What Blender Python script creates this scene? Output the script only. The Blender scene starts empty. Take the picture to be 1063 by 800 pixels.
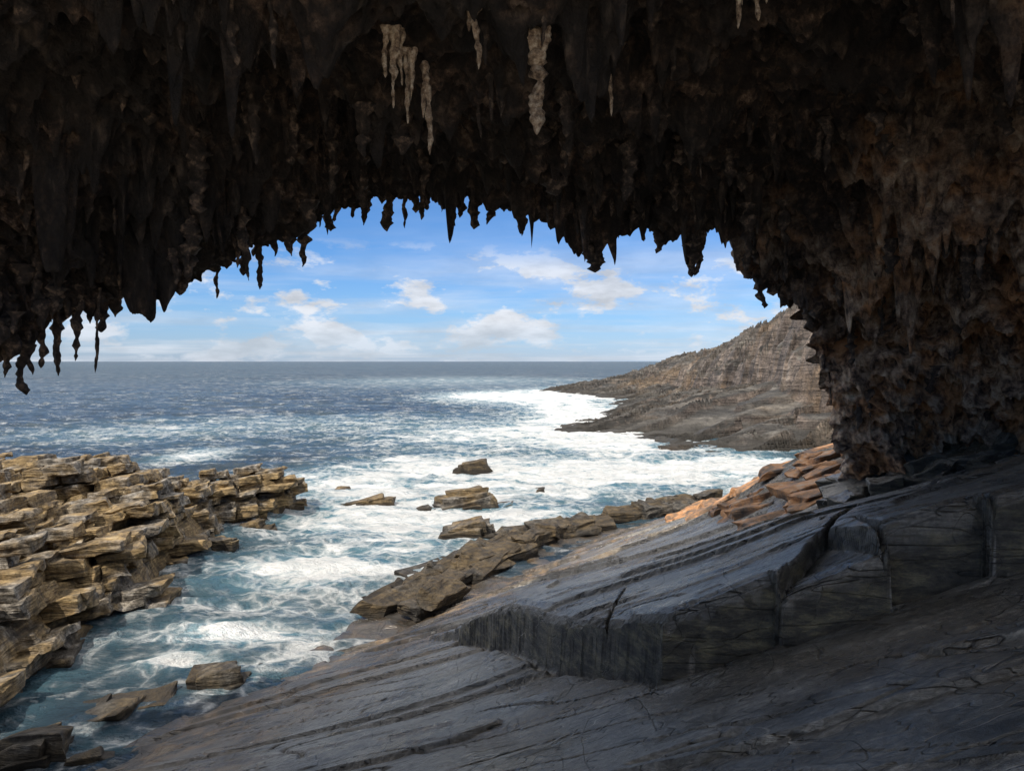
import bpy, math, numpy as np
from mathutils import Vector
rng = np.random.default_rng(7)
scene = bpy.context.scene
scene.view_settings.view_transform='Standard'
scene.view_settings.look='None'
scene.view_settings.exposure=0
H=10.0   # eye height above the sea, metres
F=850.0
def W(px,py,Y):      # image pixel coordinates + assumed depth -> world position
    return np.array([(px-531.5)/F*Y, Y, H-(py-375)/F*Y])
def sea(px,py):
    Y=H*F/(py-375); return (px-531.5)/F*Y, Y

# ---------------------------------------------------------------- noise
perm=np.arange(256); np.random.default_rng(3).shuffle(perm); perm=np.concatenate([perm,perm,perm])
gr=np.random.default_rng(4).normal(size=(256,3)); gr/=np.linalg.norm(gr,axis=1)[:,None]
def gn(x,y,z=0.0):
    x,y,z=np.broadcast_arrays(np.asarray(x,float),np.asarray(y,float),np.asarray(z,float))
    xi=np.floor(x).astype(int); yi=np.floor(y).astype(int); zi=np.floor(z).astype(int)
    fx=x-xi; fy=y-yi; fz=z-zi
    u=fx*fx*fx*(fx*(fx*6-15)+10); v=fy*fy*fy*(fy*(fy*6-15)+10); w=fz*fz*fz*(fz*(fz*6-15)+10)
    r=0
    for dx in (0,1):
        px=perm[(xi+dx)&255]
        for dy in (0,1):
            py=perm[(px+yi+dy)&255]
            for dz in (0,1):
                g=gr[perm[(py+zi+dz)&255]]
                d=g[...,0]*(fx-dx)+g[...,1]*(fy-dy)+g[...,2]*(fz-dz)
                r=r+d*(u if dx else 1-u)*(v if dy else 1-v)*(w if dz else 1-w)
    return r*1.5
def fbm(x,y,z=0.0,o=4,g=.5):
    a=1;s=0;t=0
    for k in range(o):
        s=s+a*gn(x*2**k+17*k,y*2**k+31*k,z*2**k+7*k); t+=a; a*=g
    return s/t*1.4
def sst(a,b,x):
    t=np.clip((x-a)/(b-a),0,1); return t*t*(3-2*t)
def terr(q,e=.8):
    f=np.floor(q); return f+sst(e,1,q-f)

# ---------------------------------------------------------------- mesh helpers
def build(name,V,Fq,mat,smooth=True,attrs=None):
    me=bpy.data.meshes.new(name)
    V=np.asarray(V,np.float32); Fq=np.asarray(Fq,np.int32)
    n=len(Fq)
    me.vertices.add(len(V)); me.vertices.foreach_set('co',V.ravel())
    me.loops.add(n*4); me.loops.foreach_set('vertex_index',Fq.ravel())
    me.polygons.add(n); me.polygons.foreach_set('loop_start',np.arange(0,n*4,4,dtype=np.int32))
    me.polygons.foreach_set('loop_total',np.full(n,4,np.int32))
    me.polygons.foreach_set('use_smooth',np.full(n,smooth))
    me.update(calc_edges=True)
    if attrs:
        for k,a in attrs.items():
            at=me.attributes.new(k,'FLOAT','POINT'); at.data.foreach_set('value',np.asarray(a,np.float32).ravel())
    me.materials.append(mat)
    ob=bpy.data.objects.new(name,me); scene.collection.objects.link(ob)
    return ob
def gridF(ny,nx,flip=False):
    i=np.arange(ny-1)[:,None]*nx+np.arange(nx-1)[None,:]
    q=np.stack([i,i+1,i+nx+1,i+nx],-1).reshape(-1,4)
    return q[:,::-1] if flip else q

# ---------------------------------------------------------------- node helpers
class NT:
    def __init__(s,nt): s.nt=nt; nt.nodes.clear()
    def n(s,t,**k):
        x=s.nt.nodes.new(t)
        for a,b in k.items(): setattr(x,a,b)
        return x
    def l(s,a,b): s.nt.links.new(a,b)
    def put(s,sock,v):
        if isinstance(v,bpy.types.NodeSocket): s.l(v,sock)
        else: sock.default_value=v
    def m(s,op,a,b=0.0,c=0.0,clamp=False):
        x=s.n('ShaderNodeMath',operation=op,use_clamp=clamp); s.put(x.inputs[0],a); s.put(x.inputs[1],b); s.put(x.inputs[2],c); return x.outputs[0]
    def noise(s,vec,scale=1,detail=6,rough=.55,dist=0):
        x=s.n('ShaderNodeTexNoise'); s.l(vec,x.inputs['Vector']); x.inputs['Scale'].default_value=scale
        x.inputs['Detail'].default_value=detail; x.inputs['Roughness'].default_value=rough; x.inputs['Distortion'].default_value=dist
        return x.outputs['Fac']
    def map(s,vec,scale=(1,1,1),rot=(0,0,0),loc=(0,0,0)):
        x=s.n('ShaderNodeMapping'); s.l(vec,x.inputs[0]); x.inputs['Scale'].default_value=scale; x.inputs['Rotation'].default_value=rot; x.inputs['Location'].default_value=loc
        return x.outputs[0]
    def ramp(s,f,stops):
        x=s.n('ShaderNodeValToRGB'); s.l(f,x.inputs[0]); e=x.color_ramp.elements
        while len(e)<len(stops): e.new(.5)
        for i,(p,c) in enumerate(stops):
            e[i].position=p; e[i].color=(c,c,c,1) if not isinstance(c,tuple) else (*c,1)
        return x.outputs[0]
    def mix(s,f,a,b,mode='MIX'):
        x=s.n('ShaderNodeMix',data_type='RGBA',blend_type=mode); s.put(x.inputs[0],f)
        for sk,v in ((x.inputs[6],a),(x.inputs[7],b)):
            s.put(sk,(*v,1) if isinstance(v,tuple) and len(v)==3 else v)
        return x.outputs[2]
    def bump(s,h,strength=.5,dist=.1,normal=None):
        x=s.n('ShaderNodeBump'); s.l(h,x.inputs['Height']); x.inputs['Strength'].default_value=strength; x.inputs['Distance'].default_value=dist
        if normal: s.l(normal,x.inputs['Normal'])
        return x.outputs[0]
    def vor(s,vec,scale,feature='F1'):
        x=s.n('ShaderNodeTexVoronoi',feature=feature); s.l(vec,x.inputs['Vector']); x.inputs['Scale'].default_value=scale
        return x.outputs['Distance']
    def line(s,f,w,c=.5):
        return s.ramp(s.m('ABSOLUTE',s.m('SUBTRACT',f,c)),[(0.,1.),(w,0.)])
def newmat(name):
    m=bpy.data.materials.new(name); m.use_nodes=True; t=NT(m.node_tree)
    out=t.n('ShaderNodeOutputMaterial'); p=t.n('ShaderNodeBsdfPrincipled'); t.l(p.outputs[0],out.inputs[0])
    g=t.n('ShaderNodeNewGeometry')
    return m,t,p,g.outputs['Position'],g

def mat_slab():
    m,t,p,P,g=newmat('dark_schist')
    st=t.map(P,(.16,1.3,2.0),(0,0,.2))
    s1=t.noise(st,1.1,7,.65,0.); s2=t.noise(P,.3,4,.5); s3=t.noise(P,11,6,.75); s4=t.noise(t.map(P,(.8,9,11),(0,0,.2)),1.4,5,.75)
    c=t.ramp(s1,[(.28,(.05,.047,.041)),(.45,(.15,.142,.125)),(.58,(.25,.235,.208)),(.74,(.45,.42,.365))])
    c=t.mix(t.ramp(s2,[(.45,0.),(.62,.65)]),c,(.21,.165,.11))
    c=t.mix(.85,c,t.ramp(s3,[(.32,.35),(.68,1.5)]),'MULTIPLY')
    c=t.mix(.75,c,t.ramp(s4,[(.32,.35),(.65,1.4)]),'MULTIPLY')
    # thin joint and foliation cracks
    k1=t.line(t.noise(t.map(P,(.10,.9,1.2),(0,0,.2)),1.,3,.45),.0045)
    k2=t.line(t.noise(t.map(P,(.09,1.6,1.6),(0,0,.27),(7,3,0)),1.2,2,.4),.006)
    k3=t.line(t.noise(t.map(P,(.8,.22,.8),(0,0,-.25),(4,1,0)),1.,2,.4),.003)
    ck=t.m('MAXIMUM',t.m('MAXIMUM',k1,k2),t.m('MULTIPLY',k3,.6))
    c=t.mix(t.m('MULTIPLY',ck,.85),c,(.012,.011,.010))
    z=t.n('ShaderNodeSeparateXYZ'); t.l(P,z.inputs[0])
    low=t.m('SUBTRACT',t.m('MULTIPLY',t.noise(P,.6,5),4.6),z.outputs[2])
    lo=t.ramp(t.m('MULTIPLY',low,.5),[(.1,0.),(.6,.9)])
    oc=t.ramp(t.noise(P,1.6,6),[(.35,(.04,.033,.026)),(.5,(.09,.07,.05)),(.6,(.19,.12,.06)),(.74,(.24,.19,.12))])
    c=t.mix(lo,c,oc)
    wet=t.ramp(t.m('ADD',z.outputs[2],t.noise(P,1.5,3)),[(.65,1.),(1.2,0.)])
    c=t.mix(t.m('MULTIPLY',wet,.75),c,(.02,.017,.013))
    nz=t.n('ShaderNodeSeparateXYZ'); t.l(g.outputs['Normal'],nz.inputs[0])
    steep=t.ramp(nz.outputs[2],[(.35,1.),(.75,0.)])
    fb=t.noise(t.map(P,(.9,.9,2.6)),1.8,7,.75)
    c=t.mix(t.m('MULTIPLY',steep,.9),c,t.ramp(fb,[(.38,(.015,.014,.012)),(.5,(.07,.062,.045)),(.6,(.17,.145,.085)),(.72,(.33,.28,.17))]))
    bk=t.ramp(t.m('MULTIPLY_ADD',z.outputs[1],-.2,.9),[(0.,0.),(.6,1.)])  # unseen pale ground behind the camera, added to bounce sunlight into the cave
    c=t.mix(bk,c,t.ramp(s3,[(.3,(.46,.39,.30)),(.7,(.66,.58,.46))]))
    v=t.noise(t.map(P,(.6,1,1),(0,0,.9)),.55,3,.5,.4)
    vein=t.ramp(t.m('ABSOLUTE',t.m('SUBTRACT',v,.56)),[(0.,.8),(.0035,0.)])
    c=t.mix(t.m('MULTIPLY',vein,t.ramp(t.noise(P,.5,2),[(.5,0.),(.58,1.)])),c,(.6,.54,.45))
    t.l(c,p.inputs['Base Color'])
    gl=t.ramp(t.noise(P,.6,4,.6),[(.42,0.),(.6,.22)])
    t.l(t.m('ADD',t.m('SUBTRACT',t.ramp(s1,[(.3,.32),(.7,.46)]),gl),t.m('MULTIPLY',steep,.3)),p.inputs['Roughness'])
    p.inputs['Specular IOR Level'].default_value=.7
    h=t.m('ADD',t.m('MULTIPLY',s4,.55),t.m('MULTIPLY',s3,.5)); h=t.m('ADD',h,t.m('MULTIPLY',s1,.5)); h=t.m('ADD',h,t.m('MULTIPLY',t.m('MULTIPLY',fb,steep),1.8))
    h=t.m('SUBTRACT',h,t.m('MULTIPLY',ck,.5))
    t.l(t.bump(h,.85,.085),p.inputs['Normal'])
    return m
def mat_reef(name='ochre_rock',dark=1.0):
    m,t,p,P,g=newmat(name)
    a=t.noise(P,.45,5); b=t.noise(P,3,6,.68); bd=t.noise(t.map(P,(.6,.6,7),(0,.2,0)),1.2,5,.6)
    c=t.ramp(bd,[(.28,(.05,.034,.018)),(.45,(.20,.135,.06)),(.6,(.36,.25,.115)),(.75,(.49,.39,.24))])
    c=t.mix(t.ramp(a,[(.48,0.),(.60,.8)]),c,t.ramp(b,[(.3,(.06,.056,.05)),(.5,(.17,.16,.145)),(.68,(.40,.375,.335))]))
    c=t.mix(.9,c,t.ramp(b,[(.34,.25),(.6,1.25)]),'MULTIPLY')
    z=t.n('ShaderNodeSeparateXYZ'); t.l(P,z.inputs[0])
    wet=t.ramp(t.m('ADD',z.outputs[2],t.m('MULTIPLY',t.noise(P,1.2,3),1.1)),[(.7,1.),(1.45,0.)])
    c=t.mix(t.m('MULTIPLY',wet,.85),c,(.035,.024,.012))
    c=t.mix(1.0,c,(dark,dark,dark),'MULTIPLY')
    t.l(c,p.inputs['Base Color']); p.inputs['Roughness'].default_value=.75
    h=t.m('ADD',t.m('MULTIPLY',bd,1.3),b)
    t.l(t.bump(h,1.,.24),p.inputs['Normal'])
    return m
def mat_cave():
    m,t,p,P,g=newmat('cave_limestone')
    a=t.noise(P,.35,5,.6); b=t.noise(P,2.6,7,.7); d=t.noise(t.map(P,(1,1,.4)),3.5,5,.6)
    c=t.ramp(b,[(.32,(.010,.008,.007)),(.5,(.042,.029,.023)),(.59,(.16,.10,.068)),(.68,(.42,.30,.21))])
    c=t.mix(t.ramp(a,[(.4,0.),(.56,.93)]),c,t.ramp(d,[(.35,(.010,.009,.009)),(.58,(.042,.034,.030)),(.72,(.17,.13,.10))]))
    z=t.n('ShaderNodeSeparateXYZ'); t.l(P,z.inputs[0])
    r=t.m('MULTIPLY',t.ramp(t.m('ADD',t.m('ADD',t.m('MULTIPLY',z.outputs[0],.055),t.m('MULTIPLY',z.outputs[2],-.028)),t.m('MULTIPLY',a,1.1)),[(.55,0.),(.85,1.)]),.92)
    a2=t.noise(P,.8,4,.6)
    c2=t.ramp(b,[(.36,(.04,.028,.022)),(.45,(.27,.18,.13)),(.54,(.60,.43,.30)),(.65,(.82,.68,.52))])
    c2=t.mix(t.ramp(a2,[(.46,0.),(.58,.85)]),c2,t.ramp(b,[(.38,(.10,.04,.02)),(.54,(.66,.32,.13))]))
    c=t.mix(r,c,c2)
    t.l(c,p.inputs['Base Color']); p.inputs['Roughness'].default_value=.85
    h=t.m('ADD',t.m('MULTIPLY',b,1.4),t.m('MULTIPLY',d,.6))
    t.l(t.bump(h,1.,.35),p.inputs['Normal'])
    return m
def mat_stal(name,cols,sc=5):
    m,t,p,P,g=newmat(name)
    b=t.noise(P,sc,7,.7)
    t.l(t.ramp(b,cols),p.inputs['Base Color']); p.inputs['Roughness'].default_value=.8
    t.l(t.bump(b,1.,.1),p.inputs['Normal'])
    return m
def mat_head():
    m,t,p,P,g=newmat('headland_rock')
    sl=t.noise(t.map(P,(.03,.22,.5),(0,0,-.5)),1.,7,.65,.2); vs=t.noise(t.map(P,(1,1,.3)),.22,7,.7); b=t.noise(P,.7,6,.7); a=t.noise(P,.06,4)
    slab=t.ramp(sl,[(.32,(.02,.019,.018)),(.43,(.07,.065,.06)),(.55,(.15,.137,.12)),(.68,(.30,.275,.24))])
    cl=t.ramp(vs,[(.32,(.04,.032,.029)),(.46,(.13,.102,.086)),(.58,(.25,.198,.162)),(.72,(.41,.345,.29))])
    nz=t.n('ShaderNodeSeparateXYZ'); t.l(g.outputs['Normal'],nz.inputs[0])
    c=t.mix(t.ramp(nz.outputs[2],[(.5,1.),(.85,0.)]),slab,cl)
    c=t.mix(t.ramp(a,[(.52,0.),(.64,.5)]),c,(.24,.15,.07))
    c=t.mix(.8,c,t.ramp(b,[(.34,.3),(.62,1.25)]),'MULTIPLY')
    bed=t.noise(t.map(P,(.02,.06,1.3),(.12,-.2,-.5)),1.,5,.6)
    c=t.mix(.7,c,t.ramp(bed,[(.38,.4),(.58,1.25)]),'MULTIPLY')
    ck=t.line(t.noise(t.map(P,(.02,.16,.3),(0,0,-.5)),1.2,3,.5),.012)
    c=t.mix(t.m('MULTIPLY',ck,.8),c,(.015,.014,.012))
    z=t.n('ShaderNodeSeparateXYZ'); t.l(P,z.inputs[0])
    wet=t.ramp(t.m('MULTIPLY',t.m('ADD',z.outputs[2],t.m('MULTIPLY',t.noise(P,.3,4),2.5)),.3),[(.5,1.),(1.,0.)])
    c=t.mix(t.m('MULTIPLY',wet,.8),c,(.028,.024,.018))
    t.l(c,p.inputs['Base Color']); p.inputs['Roughness'].default_value=.75
    t.l(t.bump(t.m('ADD',t.m('ADD',t.m('ADD',sl,bed),vs),t.m('MULTIPLY',b,.8)),1.,1.6),p.inputs['Normal'])
    return m
def mat_water():
    m,t,p,P,g=newmat('sea_water')
    at=t.n('ShaderNodeAttribute',attribute_name='foam'); fo=at.outputs['Fac']
    z=t.n('ShaderNodeSeparateXYZ'); t.l(P,z.inputs[0])
    n1=t.noise(t.map(P,(.6,1,1)),.35,7,.68,.6); n2=t.noise(t.map(P,(.6,1,1)),1.6,5,.6,1.0)
    wp=t.n('ShaderNodeVectorMath',operation='ADD'); t.l(P,wp.inputs[0])
    nn=t.n('ShaderNodeTexNoise'); t.l(P,nn.inputs['Vector']); nn.inputs['Scale'].default_value=.8; nn.inputs['Detail'].default_value=4
    sc=t.n('ShaderNodeVectorMath',operation='SCALE'); t.l(nn.outputs['Color'],sc.inputs[0]); sc.inputs['Scale'].default_value=2.2; t.l(sc.outputs[0],wp.inputs[1])
    la=t.vor(wp.outputs[0],.8,'DISTANCE_TO_EDGE')
    lace=t.ramp(la,[(0.,1.),(.10,.4),(.28,0.)])
    q=t.m('ADD',fo,t.m('MULTIPLY',t.m('SUBTRACT',n1,.5),2.9))
    solid=t.ramp(q,[(.56,0.),(.80,1.)])
    lz=t.m('MULTIPLY',lace,t.ramp(q,[(.08,0.),(.52,1.)]))
    foam=t.m('MAXIMUM',solid,t.m('MULTIPLY',lz,.8))
    wc=t.noise(t.map(P,(.35,1,1),loc=(3,9,0)),.14,7,.75)
    cap=t.ramp(t.m('ADD',wc,t.m('MULTIPLY',t.m('SUBTRACT',n2,.5),.25)),[(.615,0.),(.675,1.)])
    foam=t.m('MAXIMUM',foam,t.m('MULTIPLY',cap,.85))
    foam=t.m('MULTIPLY',foam,t.ramp(n2,[(.25,.6),(.55,1.)]))
    deep=t.ramp(t.noise(t.map(P,(.25,1,1)),.05,7,.7),[(.35,(.02,.04,.064)),(.65,(.065,.105,.135))])
    c=t.mix(t.ramp(fo,[(.05,0.),(.75,1.)]),deep,(.12,.27,.34))
    c=t.mix(foam,c,(.88,.89,.88))
    t.l(c,p.inputs['Base Color'])
    rf=t.ramp(t.m('MULTIPLY',z.outputs[1],.002),[(.05,.12),(1.,.4)])
    t.l(t.m('ADD',t.m('MULTIPLY',foam,.6),rf,clamp=True),p.inputs['Roughness'])
    p.inputs['IOR'].default_value=1.33
    t.l(t.ramp(t.m('MULTIPLY',z.outputs[1],.001),[(.05,.55),(1.,.2)]),p.inputs['Specular IOR Level'])
    w1=t.noise(t.map(P,(.5,1,1),(0,0,.15)),.45,8,.74,.3); w2=t.noise(t.map(P,(.6,1,1),(0,0,-.2)),2.6,4,.6,.3)
    w0=t.noise(t.map(P,(.4,1,1),(0,0,.05)),.09,4,.6,.2)
    h=t.m('ADD',t.m('MULTIPLY',w1,2.),t.m('MULTIPLY',w2,.3)); h=t.m('ADD',h,t.m('MULTIPLY',foam,.08)); h=t.m('ADD',h,t.m('MULTIPLY',w0,5.))
    t.l(t.bump(h,1.,1.0),p.inputs['Normal'])
    return m
M_slab=mat_slab(); M_reef=mat_reef(); M_reefd=mat_reef('dark_brown_rock',.33); M_ledge=mat_reef('brown_ledge_rock',.32); M_cave=mat_cave(); M_head=mat_head(); M_water=mat_water()
M_st=mat_stal('stalactite_dark',[(.35,(.012,.010,.008)),(.52,(.05,.036,.029)),(.64,(.24,.17,.12))])
M_sl=mat_stal('stalactite_tan',[(.36,(.10,.065,.045)),(.5,(.42,.30,.20)),(.64,(.78,.66,.50))],9)

# ---------------------------------------------------------------- foreground slab
shoreY=np.array([-30,5,12,20,25,30,34.7,40,46,51.5,62,75,95.])
shoreX=np.array([-30,-18,-14,-10.6,-8.1,-6.6,-5.2,-3.2,-.2,6.0,16.4,24,36.])
def floor_h(X,Y):
    a=.98*X-.2*Y; tt=.2*X+.98*Y
    base=6.5+.319*X-.167*Y-.0028*np.maximum(Y-35,0)**2
    base=base+.25*sst(-3,-9,X)*(Y<28)*sst(10,16,Y)
    base=np.where(X>12, base-.15*(X-12), base)
    base=base+.22*fbm(a/10,tt/5,0,2)
    base=base+1.5*np.exp(-((X-12.2)/3.2)**2-((Y-32)/5.)**2)+.7*np.exp(-((X-16)/5)**2-((Y-25)/3.)**2)
    far=sst(18,40,Y)
    q=fbm(a/12,tt/3.2,3.3,2)*2.6
    base=base+(.09+.10*far)*(terr(q,.965)-q*.7)
    q=fbm(a/6,tt/1.3,8.3,2)*1.6; base=base+.025*(terr(q,.95)-q*.4)*(1+far)
    jit=.15*gn(X/2.2,Y/2.2,5.)+.04*gn(X/.5,Y/.5,5.)
    ux,uy=-3.5,9.8; L=math.hypot(ux,uy); dl=((X-2.3)*uy-(Y-12.5)*ux)/L+jit
    fy=12.5+np.where(X>4.0,-.35,0)+np.where(X>5.65,.45,0)+np.where(X>7.2,-.35,0)
    df=Y-fy+jit*.8
    sd=np.minimum(dl,df)
    hgt=np.interp(X,[2,4,6,9],[.95,1.05,1.28,1.1])
    back=1-sst(19,27,Y+.25*X)*1.0
    crk=((X-4.0)*.83-(Y-12.3)*.56)
    crk=crk+.08*fbm(X,Y,1.,2)
    b2=sst(0,.08,crk)*sst(0,.08,5.65-X)*sst(0,.1,14.6-Y)
    hh=hgt*back-.36*b2
    rr=hh*(.86*sst(0,.045,sd)+.10*sst(.05+.08*gn(X/2,Y/2,9.),.12,sd-.06)+.04*sst(.3,.42,sd+.15*gn(X/1.5,Y,2.)))
    base=base+rr
    base=base-.16*np.exp(-((sd+.09)/.09)**2)*(Y<23)*(Y>11)
    base=base-.45*np.exp(-(crk/.045)**2)*sst(0,.1,df)*(1-sst(15.5,17.5,Y))
    for (x0,w,y1) in ((5.65,.035,15.2),(7.3,.02,14.2),(1.2,.018,17.5)):
        base=base-.3*np.exp(-(((X-x0)-.25*(Y-12.5))/w)**2)*sst(0,.1,sd)*(1-sst(y1-1,y1,Y))
    cn=np.abs(fbm(a/7,tt/1.6,21.,2)); base=base-.10*np.exp(-(cn/.009)**2)
    cn=np.abs(fbm(a/2.6+.5*tt,tt/4.,41.,2)); base=base-.06*np.exp(-(cn/.008)**2)*sst(0.05,.2,fbm(X/5,Y/5,2.))
    base=base+.018*fbm(X*2,Y*2,0,3)
    xs=np.interp(Y,shoreY,shoreX)+.9*fbm(Y/4,X/7,3.,3)
    d=(X-xs)*.85
    shelf=.1+.35*fbm(X/2.5,Y/2.5,1.,4)
    z=np.maximum(base,shelf)
    z=np.where(d<.9,np.minimum(z,-1.6+2.9*sst(-.5,.9,d)+.3*fbm(X*.7,Y*.7,0,3)),z)
    z=z-2.5*sst(60,75,Y)
    return z
ys=np.concatenate([np.linspace(-40,4.9,50),np.exp(np.linspace(math.log(5),math.log(80),1000))])
tx=np.linspace(0,1,900)
Yg=np.repeat(ys[:,None],len(tx),1)
xl=np.maximum(-.5*np.maximum(ys,0)-3,np.interp(ys,shoreY,shoreX)-3); xl=np.minimum(xl,np.interp(ys,shoreY,shoreX)-2.5); xl=np.maximum(xl,-.62*np.maximum(ys,0)-14)
xr=.7*np.maximum(ys,0)+12
Xg=xl[:,None]+(xr-xl)[:,None]*tx[None,:]
Zg=floor_h(Xg,Yg)
build('rock_platform',np.stack([Xg,Yg,Zg],-1).reshape(-1,3),gridF(*Xg.shape),M_slab)

# ---------------------------------------------------------------- jointed blocks
def box_template():
    g=np.array([-1,-.88,-.4,.1,.55,.9,1.]); n=len(g); V=[];Q=[]
    for ax in range(3):
        for sg in (-1,1):
            A,B=np.meshgrid(g,g,indexing='ij'); P=np.zeros((n,n,3)); P[...,ax]=sg; P[...,(ax+1)%3]=A; P[...,(ax+2)%3]=B
            o=sum(len(v) for v in V); V.append(P.reshape(-1,3)); Q.append(gridF(n,n,flip=(sg>0))[:, ::-1]+o)
    return np.concatenate(V),np.concatenate(Q)
TV,TQ=box_template()
def blocks(items,cor=.07,dn=1.):
    Vs=[];Qs=[];o=0
    for (cx,cy,cz,sx,sy,sz,rz,ti,t2) in items:
        dims=np.array([sx,sy,sz])/2
        r=min(.06,dims.min()*.4)
        c=TV*dims; inner=np.clip(c,-(dims-r),dims-r); d=c-inner; L=np.linalg.norm(d,axis=1,keepdims=True)
        p=inner+np.where(L>1e-6,d/np.maximum(L,1e-6)*r,0)
        off=rng.normal(0,cor,(2,2,2,3))
        w=(TV+1)/2
        dd=0
        for i in (0,1):
            for j in (0,1):
                for k in (0,1):
                    ww=(w[:,0] if i else 1-w[:,0])*(w[:,1] if j else 1-w[:,1])*(w[:,2] if k else 1-w[:,2])
                    dd=dd+ww[:,None]*off[i,j,k]
        p=p+dd*dims*2
        ca,sa=math.cos(ti),math.sin(ti); p=np.stack([p[:,0]*ca+p[:,2]*sa,p[:,1],-p[:,0]*sa+p[:,2]*ca],1)
        ca,sa=math.cos(t2),math.sin(t2); p=np.stack([p[:,0],p[:,1]*ca-p[:,2]*sa,p[:,1]*sa+p[:,2]*ca],1)
        ca,sa=math.cos(rz),math.sin(rz); p=np.stack([p[:,0]*ca-p[:,1]*sa,p[:,0]*sa+p[:,1]*ca,p[:,2]],1)
        Vs.append(p+[cx,cy,cz]); Qs.append(TQ+o); o+=len(TV)
    V=np.concatenate(Vs); Q=np.concatenate(Qs)
    for s,a in ((1.1,.14*dn),(.35,.07*dn)):
        V=V+a*np.stack([gn(V[:,0]/s+k*9.1,V[:,1]/s,V[:,2]/s*1.5) for k in range(3)],1)
    return V,Q
reY=np.array([10,20,23,30,33,38.6,43.6,50,53,56.5,60]); reX=np.array([-15.0,-14.9,-14.4,-15.5,-14.5,-16.1,-16.2,-17.2,-15.0,-14.8,-21.])
def reef_env(x,y):
    d=np.interp(y,reY,reX)-x
    e=4.4*(.68*sst(-.2,1.5,d)+.32*sst(2.,8,d))*(1-sst(54,60,y+.12*(x+15)))
    e=np.where(y>49.5,np.maximum(e*.6,2.3*(d>0)*(d<3.2)*(y<57)),e)
    return e,d
items=[]; rz=.25; dip=.17; dip2=-.05
lay=np.cumsum(np.random.default_rng(5).uniform(.18,.6,46))-5.5
for kk in range(len(lay)-1):
    ou,ov=rng.uniform(0,5,2); su=rng.uniform(1.0,2.3); sv=rng.uniform(1.1,3.2); rzk=rz+rng.normal(0,.08)
    for i in range(-34,34):
        for j in range(-36,36):
            w_=su*rng.uniform(.7,1.0); l_=sv*rng.uniform(.7,1.0)
            u=i*su+ou-su*1+rng.normal(0,.12); v=j*sv+ov+(i%2)*sv*.45+rng.normal(0,.15)
            x=-24+u*math.cos(rzk)-v*math.sin(rzk); y=38+u*math.sin(rzk)+v*math.cos(rzk)
            if y<14 or y>59 or x<-42 or x>-12: continue
            e,d=reef_env(x,y); e=float(e); d=float(d)
            if d<-.2 or e<.15: continue
            nz_=float(fbm(x/4.,y/4.,3.,3))
            top=min(e*(1+.25*nz_)+1.1*nz_+rng.normal(0,.13),5.1)
            off=dip*(x+24)+dip2*(y-38)
            zt=lay[kk+1]+off; zb=lay[kk]+off
            if zt>top or zt<-.4 or zt<top-2.3: continue
            if rng.uniform()<.04: continue
            th=zt-zb
            items.append((x,y,(zt+zb)/2,w_*1.12,l_*1.1,th*1.03,rzk+rng.normal(0,.05),-math.atan(dip)+rng.normal(0,.02),dip2+rng.normal(0,.02)))
V,Q=blocks(items,.06,1.25)
xx=np.linspace(-70,-12,240); yy=np.linspace(8,62,260); XX,YY=np.meshgrid(xx,yy); E,D=reef_env(XX,YY)
ZZ=np.where(D>0,E*.8-.7,-2)+.5*fbm(XX/2,YY/2,0,4)
Q2=gridF(*XX.shape)+len(V)
V=np.concatenate([V,np.stack([XX,YY,ZZ],-1).reshape(-1,3)]); Q=np.concatenate([Q,Q2])
build('rock_reef',V,Q,M_reef,smooth=False)

def sea_rock(px,py,wpx,hpx,mat=M_reef,dep=.6,n=5):
    x,y=sea(px,py); w=wpx/F*y; h=hpx/F*y; it=[]
    y+=w*dep/2
    for k in range(n):
        f=rng.uniform(-.32,.32) if k else 0
        it.append((x+f*w,y+rng.uniform(-.2,.2)*w*dep,h*(.45-.13*k)-.2*h,w*rng.uniform(.4,.75),w*dep*rng.uniform(.5,1),h*(1.0-.1*k),rng.uniform(-.2,.5),-.17+rng.normal(0,.05),rng.normal(0,.05)))
    V,Q=blocks(it,.09,.9); build('sea_rock',V,Q,mat,smooth=False)
M_mid=mat_reef('ochre_rock_wet',.6)
for a in ((486,530,78,24),(380,527,54,10),(354,512,24,6),(486,559,64,18),
          (262,552,40,12),(225,572,36,16),(140,632,60,14)):
    sea_rock(*a,mat=M_mid)
for a in ((493,489,34,13),(218,722,72,28),(277,697,18,10),(95,752,120,12),(25,800,100,34),(85,800,50,20),(130,745,60,8),(440,532,22,5),(560,512,20,5)):
    sea_rock(*a,mat=M_reefd)
it=[]
sa=math.atan2(.89,.46)
for k in range(62):
    y=rng.uniform(31,58); xs=float(np.interp(y,shoreY,shoreX)); dd=rng.uniform(-.6,3.0); x=xs+dd
    L_=rng.uniform(1.8,4.6)*(.7 if y>50 else 1); th=rng.uniform(.35,.7)
    ang=sa if y<46 else sa-.55
    it.append((x,y,-.05+dd*.2+rng.uniform(-.2,.35),L_,rng.uniform(.7,1.5),th,ang+rng.normal(0,.12),rng.normal(.02,.05),.22+rng.normal(0,.06)))
V,Q=blocks(it,.09,1.4); build('shore_ledges',V,Q,M_ledge,smooth=False)
it=[]
for k in range(70):
    px=rng.uniform(870,1090); y=rng.uniform(23.,27.); x=(px-531.5)/F*y
    z=float(floor_h(np.array([x]),np.array([y]))[0]); s=rng.uniform(.3,1.1)
    it.append((x,y,z+s*.12,s*rng.uniform(.9,1.7),s,s*rng.uniform(.45,.8),rng.uniform(-.5,.8),-.3+rng.normal(0,.15),rng.normal(0,.15)))
V,Q=blocks(it,.1); build('fallen_rocks',V,Q,M_slab,smooth=False)
it=[]
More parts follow.
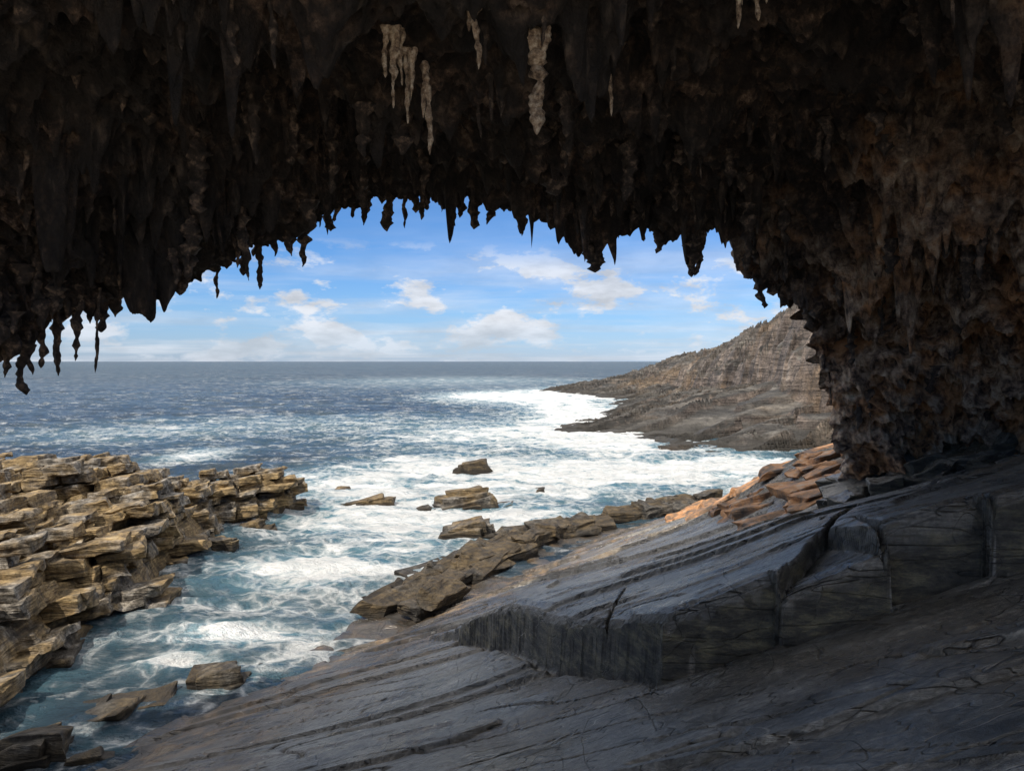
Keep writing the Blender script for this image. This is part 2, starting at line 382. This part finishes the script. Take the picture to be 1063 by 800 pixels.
for k in range(120):
    x=rng.uniform(8.5,14.5); y=rng.uniform(26.,42); 
    z=float(floor_h(np.array([x]),np.array([y]))[0]); s=rng.uniform(.35,1.1)
    it.append((x,y,z-s*.02,s*rng.uniform(1.4,2.8),s,s*rng.uniform(.25,.42),rng.uniform(-.3,.5),-.28+rng.normal(0,.08),rng.normal(0,.08)))
def mat_orange():
    m,t,p,P,g=newmat('orange_stained_rock')
    b=t.noise(P,1.5,6,.65)
    t.l(t.ramp(b,[(.35,(.06,.045,.035)),(.46,(.18,.11,.065)),(.58,(.44,.21,.08)),(.72,(.45,.35,.26))]),p.inputs['Base Color'])
    p.inputs['Roughness'].default_value=.7; t.l(t.bump(b,.9,.12),p.inputs['Normal']); return m
V,Q=blocks(it,.1,1.2); build('orange_ledge_rocks',V,Q,mat_orange(),smooth=False)

# ---------------------------------------------------------------- headland
hY=np.array([70,86,88,90,94,100,110,121,135,160,212,240,283,330,400,600.]); hX=np.array([90,60,36,22,12,17,15,7,12,19,27,22,8,20,70,200.])
def head_h(X,Y):
    xs=np.interp(Y,hY,hX)+4*fbm(Y/9,X/25,1.,3)
    d=X-xs
    s=np.interp(Y,[85,100,125,160,250,300],[.13,.19,.25,.25,.27,.2])
    z=s*np.maximum(d,0)**.97
    wx=X+2*fbm(X/12,Y/12,3.,3); wy=Y+2*fbm(X/12,Y/12,8.,3)
    a=wx*.86+wy*.5; tt=-.5*wx+.86*wy
    q=fbm(a/80,tt/18,2.,2)*4.5; z=z+2.6*(terr(q,.94)-q)*sst(0,12,d)
    q=fbm(a/45,tt/9,7.,2)*3; z=z+1.0*(terr(q,.93)-q)*sst(0,4,d)
    ce=42+5*fbm(Y/30,X/60,5.,2)
    hc=np.interp(Y,[85,110,140,180,220,250,300],[15,18.2,17.5,12.,8,4.5,1.])
    dc=X-ce+2.6*fbm(Y/9,X/12,9.,4)
    z=z+hc*(.36*sst(0,2.6,dc)+.34*sst(2.8,7.,dc+1.5*gn(Y/6,X/9,3.))+.30*sst(6,15,dc))
    z=z-.16*np.maximum(X-58,0)
    z=z+.7*fbm(X/6,Y/6,0,5)
    z=np.where(d<1.5,np.minimum(z,-3+4*sst(-2.5,1.5,d)+.5*fbm(X/3,Y/3,0,3)),z)
    return z
yy=np.exp(np.linspace(math.log(80),math.log(420),620)); tx=np.linspace(0,1,700)
YY=np.repeat(yy[:,None],len(tx),1); x0=np.interp(yy,hY,hX)-7; XX=x0[:,None]+(np.maximum(150,x0+60)-x0)[:,None]*tx[None]**1.25
build('headland',np.stack([XX,YY,head_h(XX,YY)],-1).reshape(-1,3),gridF(*XX.shape),M_head)

# ---------------------------------------------------------------- sea
yy=np.concatenate([np.linspace(-80,11,25),np.exp(np.linspace(math.log(12),math.log(900),900)),np.exp(np.linspace(math.log(920),math.log(40000),70))])
tx=np.linspace(-1,1,720)
YY=np.repeat(yy[:,None],len(tx),1); XX=np.sqrt(yy**2+26**2)[:,None]*tx[None]*.95
XX=XX*np.where(YY>1000,1+2*sst(1000,4000,YY),1)
fade=1-sst(350,880,YY)
r=lambda n:1-np.abs(n)*2
wa=.4*r(fbm(XX/30+.1*YY/9,YY/13,0,2))+.34*r(fbm(XX/8,YY/4,3.,3))*(1-sst(200,500,YY))+.12*r(fbm(XX/2.2,YY/1.3,7.,3))*(1-sst(60,200,YY))
ZZ=(wa-.45)*fade
foam=np.zeros_like(XX)
for (px,py,rx,ry,am) in ((400,520,110,22,.62),(330,500,80,14,.6),(560,500,120,22,.75),(700,487,120,18,.85),(500,411,50,5,.9),(590,425,40,15,.85),(545,412,50,8,.7),
    (315,592,60,14,1.),(245,662,60,12,1.),(180,692,38,8,.9),(200,474,40,7,.7),(520,455,120,14,.58),(450,482,90,10,.7),(430,565,55,28,.6),(620,458,40,9,.95),
    (800,482,60,10,.9),(360,545,70,18,.5),(120,775,60,16,.4),(280,610,100,60,.34),(610,410,40,5,.6),(250,535,30,10,.5),(500,545,50,10,.6),(560,535,60,8,.6),(650,440,160,14,.38),(330,440,220,14,.33),(480,395,160,6,.3),(120,450,120,10,.28)):
    x,y=sea(px,py); wx=rx/F*y; wy=H*F*ry/(py-375)**2
    foam+=am*np.exp(-((XX-x)/wx)**2-((YY-y)/wy)**2)
xs=np.interp(YY,shoreY,shoreX); foam+=.38*np.exp(-np.abs(XX-xs)/1.2)*(YY<70)*(YY>24)
d=np.interp(YY,reY,reX)-XX; foam+=.35*np.exp(-np.abs(d)/1.)*(YY<60)
xs=np.interp(YY,hY,hX); foam+=.5*np.exp(-np.abs(XX-xs)/5)*(YY<330)*(YY>84)
foam=np.clip(foam,0,1.0)
ZZ=ZZ+.16*foam*fbm(XX/1.,YY/1.,2.,3)*(YY<200)
build('sea',np.stack([XX,YY,ZZ],-1).reshape(-1,3),gridF(*XX.shape),M_water,attrs={'foam':foam})

# ---------------------------------------------------------------- cave arch shell
lip=[(-300,420,14),(0,352,16),(55,325,17),(110,298,18),(160,283,18.7),(205,272,19.4),(250,248,20),(300,228,20.6),(340,208,21.2),(400,193,22),(450,192,22.4),(500,200,22.7),(550,207,23),
     (575,222,23.3),(605,238,23.5),(635,226,23.7),(660,203,23.9),(680,198,24),(690,215,24),(715,222,24.2),(745,226,24.4),(770,234,24.5),(782,270,24.6),(800,292,24.8),(828,303,25),(842,330,25),(847,368,25.3),(858,400,25.6),(868,432,25.8),(876,466,26)]
pm=[-300,0,110,250,400,550,690,775,840,872,876]; sm=[1,2,3,4,5,6,7,8,9,10,10.05]
lp=np.array([W(*q) for q in lip]); ls=np.interp([q[0] for q in lip],pm,sm)
lp=np.vstack([[-20,13.5,-2],lp,[10.8,26.2,3.]]); ls=np.concatenate([[0],ls,[11]])
S=np.linspace(0,11,1150)
C0=np.stack([np.interp(S,ls,lp[:,k]) for k in range(3)],1)
def cur(pts):
    p=np.array(pts,float)
    k=np.clip(np.floor(S).astype(int),0,10); t=(S-k)[:,None]
    p0=p[np.clip(k-1,0,11)];p1=p[k];p2=p[np.clip(k+1,0,11)];p3=p[np.clip(k+2,0,11)]
    return .5*((2*p1)+(-p0+p2)*t+(2*p0-5*p1+4*p2-p3)*t*t+(-p0+3*p1-3*p2+p3)*t**3)
C1=cur([(-20,11,-2),(-17,12.5,7),(-12.5,12.5,12.2),(-10,14.5,13.2),(-7,16,14.4),(-3.4,17.5,15.5),(.5,18,15.5),(5,18.5,15.9),(9,20,14.9),(12.5,23,11.5),(13.8,25.2,7),(13.9,25.5,3)])
C2=cur([(-21,8,-2),(-18,8,7),(-15,8,12),(-12,9,14),(-8,10,15.3),(-4,11,16.2),(.5,11.5,16.4),(6.5,12,16.8),(12.5,14.5,16),(17,19,12),(18.5,22,7),(18.7,22,3)])
C3=cur([(-22,5,-2),(-19,5,7),(-16,3.5,13),(-13,1.5,15.5),(-9,.3,17),(-4,-.6,18),(.5,-.8,18.4),(6.5,-.6,18.4),(13,2,17.5),(19,6,13),(22,9,7),(22,9,2)])
C4=C3+[0,-1.,1.2]
offs=cur([(-.5,1.5,0),(-1.5,1,2),(-1.5,1.5,2.6),(-1,1.6,3),(-.6,1.8,3),(0,2,3),(0,2,3),(.5,2,3),(2,2.,2.5),(4,2.5,1.5),(4.5,3,0),(4.5,3,0)])
Cm1=C0+offs
Cm2=Cm1+cur([(-1,-1,0),(-2,-1,1),(-2,-2,1.5),(-1,-3,2),(0,-3,2),(0,-3,2),(0,-3,2),(0,-3,2),(2,-2,2),(5,0,3),(9,0,2),(9,0,0)])
Cm4=C4+cur([(-1,0,0),(-1,0,1),(-1,0,1),(0,0,2),(0,0,2),(0,0,2),(0,0,2),(0,0,2),(1,0,2),(2,0,2),(3,0,2),(3,0,0)]); Cm3=.5*(Cm2+Cm4)+[0,0,.8]
CC=np.stack([C4,Cm4,Cm3,Cm2,Cm1,C0,C1,C2,C3,C4])
NK=len(CC)-1
T=np.concatenate([np.linspace(0,3,24,endpoint=False),np.linspace(3,4,14,endpoint=False),np.linspace(4,5,60,endpoint=False),np.linspace(5,6,210,endpoint=False),np.linspace(6,7,190,endpoint=False),np.linspace(7,9,60)])
k=np.clip(np.floor(T).astype(int),0,NK-1); t=(T-k)[:,None,None]
p0=CC[np.clip(k-1,0,NK)];p1=CC[k];p2=CC[k+1];p3=CC[np.clip(k+2,0,NK)]
cm=.5*((2*p1)+(-p0+p2)*t+(2*p0-5*p1+4*p2-p3)*t*t+(-p0+3*p1-3*p2+p3)*t**3)
G=.5*cm+.5*(p1*(1-t)+p2*t)
du=np.gradient(G,axis=1); dv=np.gradient(G,axis=0); N=np.cross(du,dv); N/=np.maximum(np.linalg.norm(N,axis=2,keepdims=True),1e-6)
ctr=np.array([0,8,9.]); sgn=np.sign(((ctr-G)*N).sum(2)); N=N*np.where(np.abs(sgn)<.5,1,sgn)[...,None]
inner=(T>=4.6)[:,None]
x,y,z=G[...,0],G[...,1],G[...,2]
lw=np.exp(-((T-5)/.22)**2)[:,None]
end=(sst(0,.6,T)*(1-sst(8.4,9,T)))[:,None]
rw=sst(7.6,8.8,S)[None,:]          # right abutment: rougher, pitted
d=(1.1+.6*rw)*fbm(x/4.5,y/4.5,z/3.6,3)*(1-lw*.85)
rid=1-np.abs(fbm(x/1.7,y/1.7,z/1.7+4,3))*2.2
d=d+(.55+.35*rw)*rid*(1-.6*lw)
cell=1-np.abs(fbm(x/.55,y/.55,z/.6,3))*2.2
d=d+(.24+.2*rw)*cell+.12*fbm(x/.16,y/.16,z/.2,2)
pit=np.clip(fbm(x/.8+5,y/.8,z/.8,2)-.15,0,1); d=d-1.4*pit*rw
G2=G+N*(d*end)[...,None]
dr=np.clip(fbm(x/.42,y/.42,z/3.,2)-.12,0,1)**1.2; roof=sst(9.5,13.,z)
dr2=np.clip(fbm(x/1.6+9,y/1.6,z/6.,3)-.1,0,1)
cl_=1.5*sst(-.1,.35,fbm(x/3.,y/3.,4.,2))+.12
G2[...,2]-=(1.5*dr*cl_*(1-.3*lw)+1.3*dr2*(1-.3*lw))*roof*np.where(inner,1,.2)*end
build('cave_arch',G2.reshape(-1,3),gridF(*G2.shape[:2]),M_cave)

# ---------------------------------------------------------------- stalactites
def stal_batch(name,lst,mat,fine=.05,mx=50):
    Vs=[];Qs=[];o=0; ns=10
    for (bx,by,bz,L,r) in lst:
        nr=max(7,int(L/fine)); nr=min(nr,mx)
        tt=np.linspace(0,1,nr); zz=bz-L*tt
        sd=rng.uniform(0,99); pw=rng.uniform(.3,.9); tip=rng.uniform(.1,.4)
        rad=r*((1-tt)**pw*(1-tip)+tip)*(1+.75*gn(zz/.2,sd,0.)+.55*gn(zz/.085,sd,3.))
        rad[-1]=r*.05; rad[-2]*=.7; rad=np.maximum(rad,r*.05)
        ox=bx+.4*r*gn(zz/.4,sd,7.)*2+rng.normal(0,.04)*tt*L; oy=by+.4*r*gn(zz/.4,sd,9.)*2
        an=np.linspace(0,2*math.pi,ns,endpoint=False)
        R=rad[:,None]*(1+.6*gn(np.cos(an)[None]*1.6+sd,np.sin(an)[None]*1.6,zz[:,None]/.14))
        P=np.stack([ox[:,None]+R*np.cos(an)*(1.15),oy[:,None]+R*np.sin(an),np.repeat(zz[:,None],ns,1)],-1)
        i=np.arange(nr-1)[:,None]*ns+np.arange(ns)[None]; j=np.arange(nr-1)[:,None]*ns+(np.arange(ns)[None]+1)%ns
        q=np.stack([j,i,i+ns,j+ns],-1).reshape(-1,4)
        Vs.append(P.reshape(-1,3));Qs.append(q+o);o+=nr*ns
    return build(name,np.concatenate(Vs),np.concatenate(Qs),mat)
L=[]
tips=[(8,388,9),(20,406,10),(33,385,7),(45,378,9),(60,386,9),(78,330,6),(90,332,6),(108,341,14),(118,325,10),(133,300,10),(145,300,9),(165,296,8),(172,305,9),(185,302,9),(205,285,10),(227,306,5),(240,275,7),(255,282,8),(268,262,9),(285,262,10),(300,262,10),(318,273,9),
 (330,232,6),(342,236,8),(352,226,7),(365,222,6),(375,230,7),(395,208,7),(418,233,6),(430,217,7),(445,214,7),(460,216,6),(470,231,8),(480,222,6),(495,234,8),(508,229,8),(525,216,8),(540,239,8),(550,220,7),(562,226,8),(580,238,12),(592,246,12),(605,252,14),(618,246,13),(632,242,12),(646,235,10),(657,224,8),
 (684,259,12),(695,244,12),(710,236,12),(727,232,10),(748,236,9),(770,252,10),(780,282,8),(789,316,10),(797,303,9),(808,296,8),(818,304,9),(828,312,8),(838,330,8)]
lpx=[q[0] for q in lip]; lpy=[q[1] for q in lip]; lY=[q[2] for q in lip]
for (px,py,w) in tips:
    Y=float(np.interp(px,lpx,lY)); b=float(np.interp(px,lpx,lpy))
    if px>775: b=py-40
    t_=W(px,py+4,Y); top=W(px,b-28,Y); ln=top[2]-t_[2]
    L.append((t_[0],Y,top[2],ln,w*.75/F*Y))
for k in range(110):
    px=rng.uniform(-60,835); Y=float(np.interp(px,lpx,lY)); b=float(np.interp(px,lpx,lpy))
    y=Y+rng.uniform(-1.2,.3); top=W(px,b,Y); l=.3+rng.exponential(.16)
    L.append((top[0]*y/Y,y,top[2]+.35,min(l,.9),rng.uniform(.05,.2)))
i0=np.searchsorted(T,5.05); i1=np.searchsorted(T,7.1)
for k in range(560):
    i=rng.integers(i0,i1); j=rng.integers(100,1080); p=G2[i,j]
    if p[2]<8.6: continue
    if fbm(p[0]/3,p[1]/3,4.,2)<-.05 and rng.uniform()<.7: continue
    l=.25+rng.exponential(.42); L.append((p[0],p[1],p[2]+.25,min(l,1.6)+.2,rng.uniform(.04,.2)*(1 if p[2]>11 else .8)))
stal_batch('stalactites',L,M_st)
def pale(px,top,tip,w,Y,n=3):
    l=[]
    for k in range(n):
        f=1 if k==0 else rng.uniform(.3,.65)
        x0=px+(rng.normal(0,w*.55) if k else 0)
        a=W(x0,top,Y); b=W(x0,top+(tip-top)*f,Y)
        l.append((a[0],Y+rng.normal(0,.05),a[2]+.3,a[2]-b[2]+.3,w*.46/F*Y*(1 if k==0 else .75)))
    stal_batch('pale_stalactite',l,M_sl,.025,130)
pale(556,-30,140,20,12.6,7); pale(490,-20,74,11,12.2,3); pale(443,85,162,8,13.2,3); pale(410,48,112,10,12.7,5); pale(425,70,128,7,12.9,3); pale(790,-10,20,9,12,2); pale(630,60,120,8,13.6,2); pale(768,-10,30,6,12,2)

# ---------------------------------------------------------------- light, sky
el=math.radians(50); dx,dy=-.60,-.80
az=math.atan2(dx,dy)
sd=Vector((dx*math.cos(el),dy*math.cos(el),math.sin(el)))
sl=bpy.data.lights.new('sun','SUN'); sl.energy=4.8; sl.angle=math.radians(.5); sl.color=(1,.92,.80)
so=bpy.data.objects.new('sun',sl); scene.collection.objects.link(so); so.rotation_euler=sd.to_track_quat('Z','Y').to_euler(); so.location=(-60,-60,80)
w=bpy.data.worlds.new('World'); scene.world=w; w.use_nodes=True; t=NT(w.node_tree)
out=t.n('ShaderNodeOutputWorld'); bg=t.n('ShaderNodeBackground'); t.l(bg.outputs[0],out.inputs[0]); bg.inputs[1].default_value=.15
sk=t.n('ShaderNodeTexSky',sky_type='NISHITA',sun_disc=False,sun_elevation=el,sun_rotation=az,altitude=0,air_density=1.0,dust_density=.2,ozone_density=3.0)
tc=t.n('ShaderNodeTexCoord'); D=tc.outputs['Generated']
sp=t.n('ShaderNodeSeparateXYZ'); t.l(D,sp.inputs[0]); zz=sp.outputs[2]
tint=t.ramp(zz,[(0.,(.42,.55,.92)),(.06,(.38,.56,.88)),(.2,(.26,.50,.80)),(.5,(.80,.88,.96))])
col=t.mix(1.,sk.outputs[0],tint,'MULTIPLY')
cb=t.n('ShaderNodeCombineXYZ'); den=t.m('ADD',t.m('MAXIMUM',zz,0),.05)
t.l(t.m('DIVIDE',sp.outputs[0],den),cb.inputs[0]); t.l(t.m('DIVIDE',sp.outputs[1],den),cb.inputs[1])
c1=t.noise(t.map(cb.outputs[0],(.5,.8,1),loc=(2.3,1.1,0)),.55,7,.6,.2)
thin=t.m('MULTIPLY',t.ramp(c1,[(.42,0.),(.66,1.)]),t.ramp(zz,[(.0,.6),(.1,.5),(.16,.12),(.3,0.)]))
c2=t.noise(t.map(D,(10,10,24),loc=(1.7,.4,0)),1.,8,.62,.1)
cum=t.m('MULTIPLY',t.ramp(c2,[(.50,0.),(.58,.95)]),t.ramp(zz,[(.01,.55),(.05,1.),(.11,.9),(.15,0.)]))
c3=t.noise(cb.outputs[0],1.3,4,.6)
hi=t.m('MULTIPLY',t.ramp(c3,[(.36,0.),(.5,1.)]),t.ramp(zz,[(.3,0.),(.45,.97)]))   # unseen broken cloud overhead, added and brightened as neutral fill light
cc=t.ramp(t.noise(t.map(D,(9,9,30)),1.6,5),[(.35,.66),(.6,1.)])
col=t.mix(t.m('MAXIMUM',thin,cum,clamp=True),col,t.mix(1.,cc,(5.7,5.9,6.3),'MULTIPLY'))
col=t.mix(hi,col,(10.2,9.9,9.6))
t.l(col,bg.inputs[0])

cam=bpy.data.cameras.new('camera'); co=bpy.data.objects.new('camera',cam); scene.collection.objects.link(co)
co.location=(0,0,H); co.rotation_euler=(math.pi/2,0,0); cam.sensor_width=36; cam.lens=F/1063*36; cam.shift_y=-25/1063
cam.clip_start=.1; cam.clip_end=100000
scene.camera=co
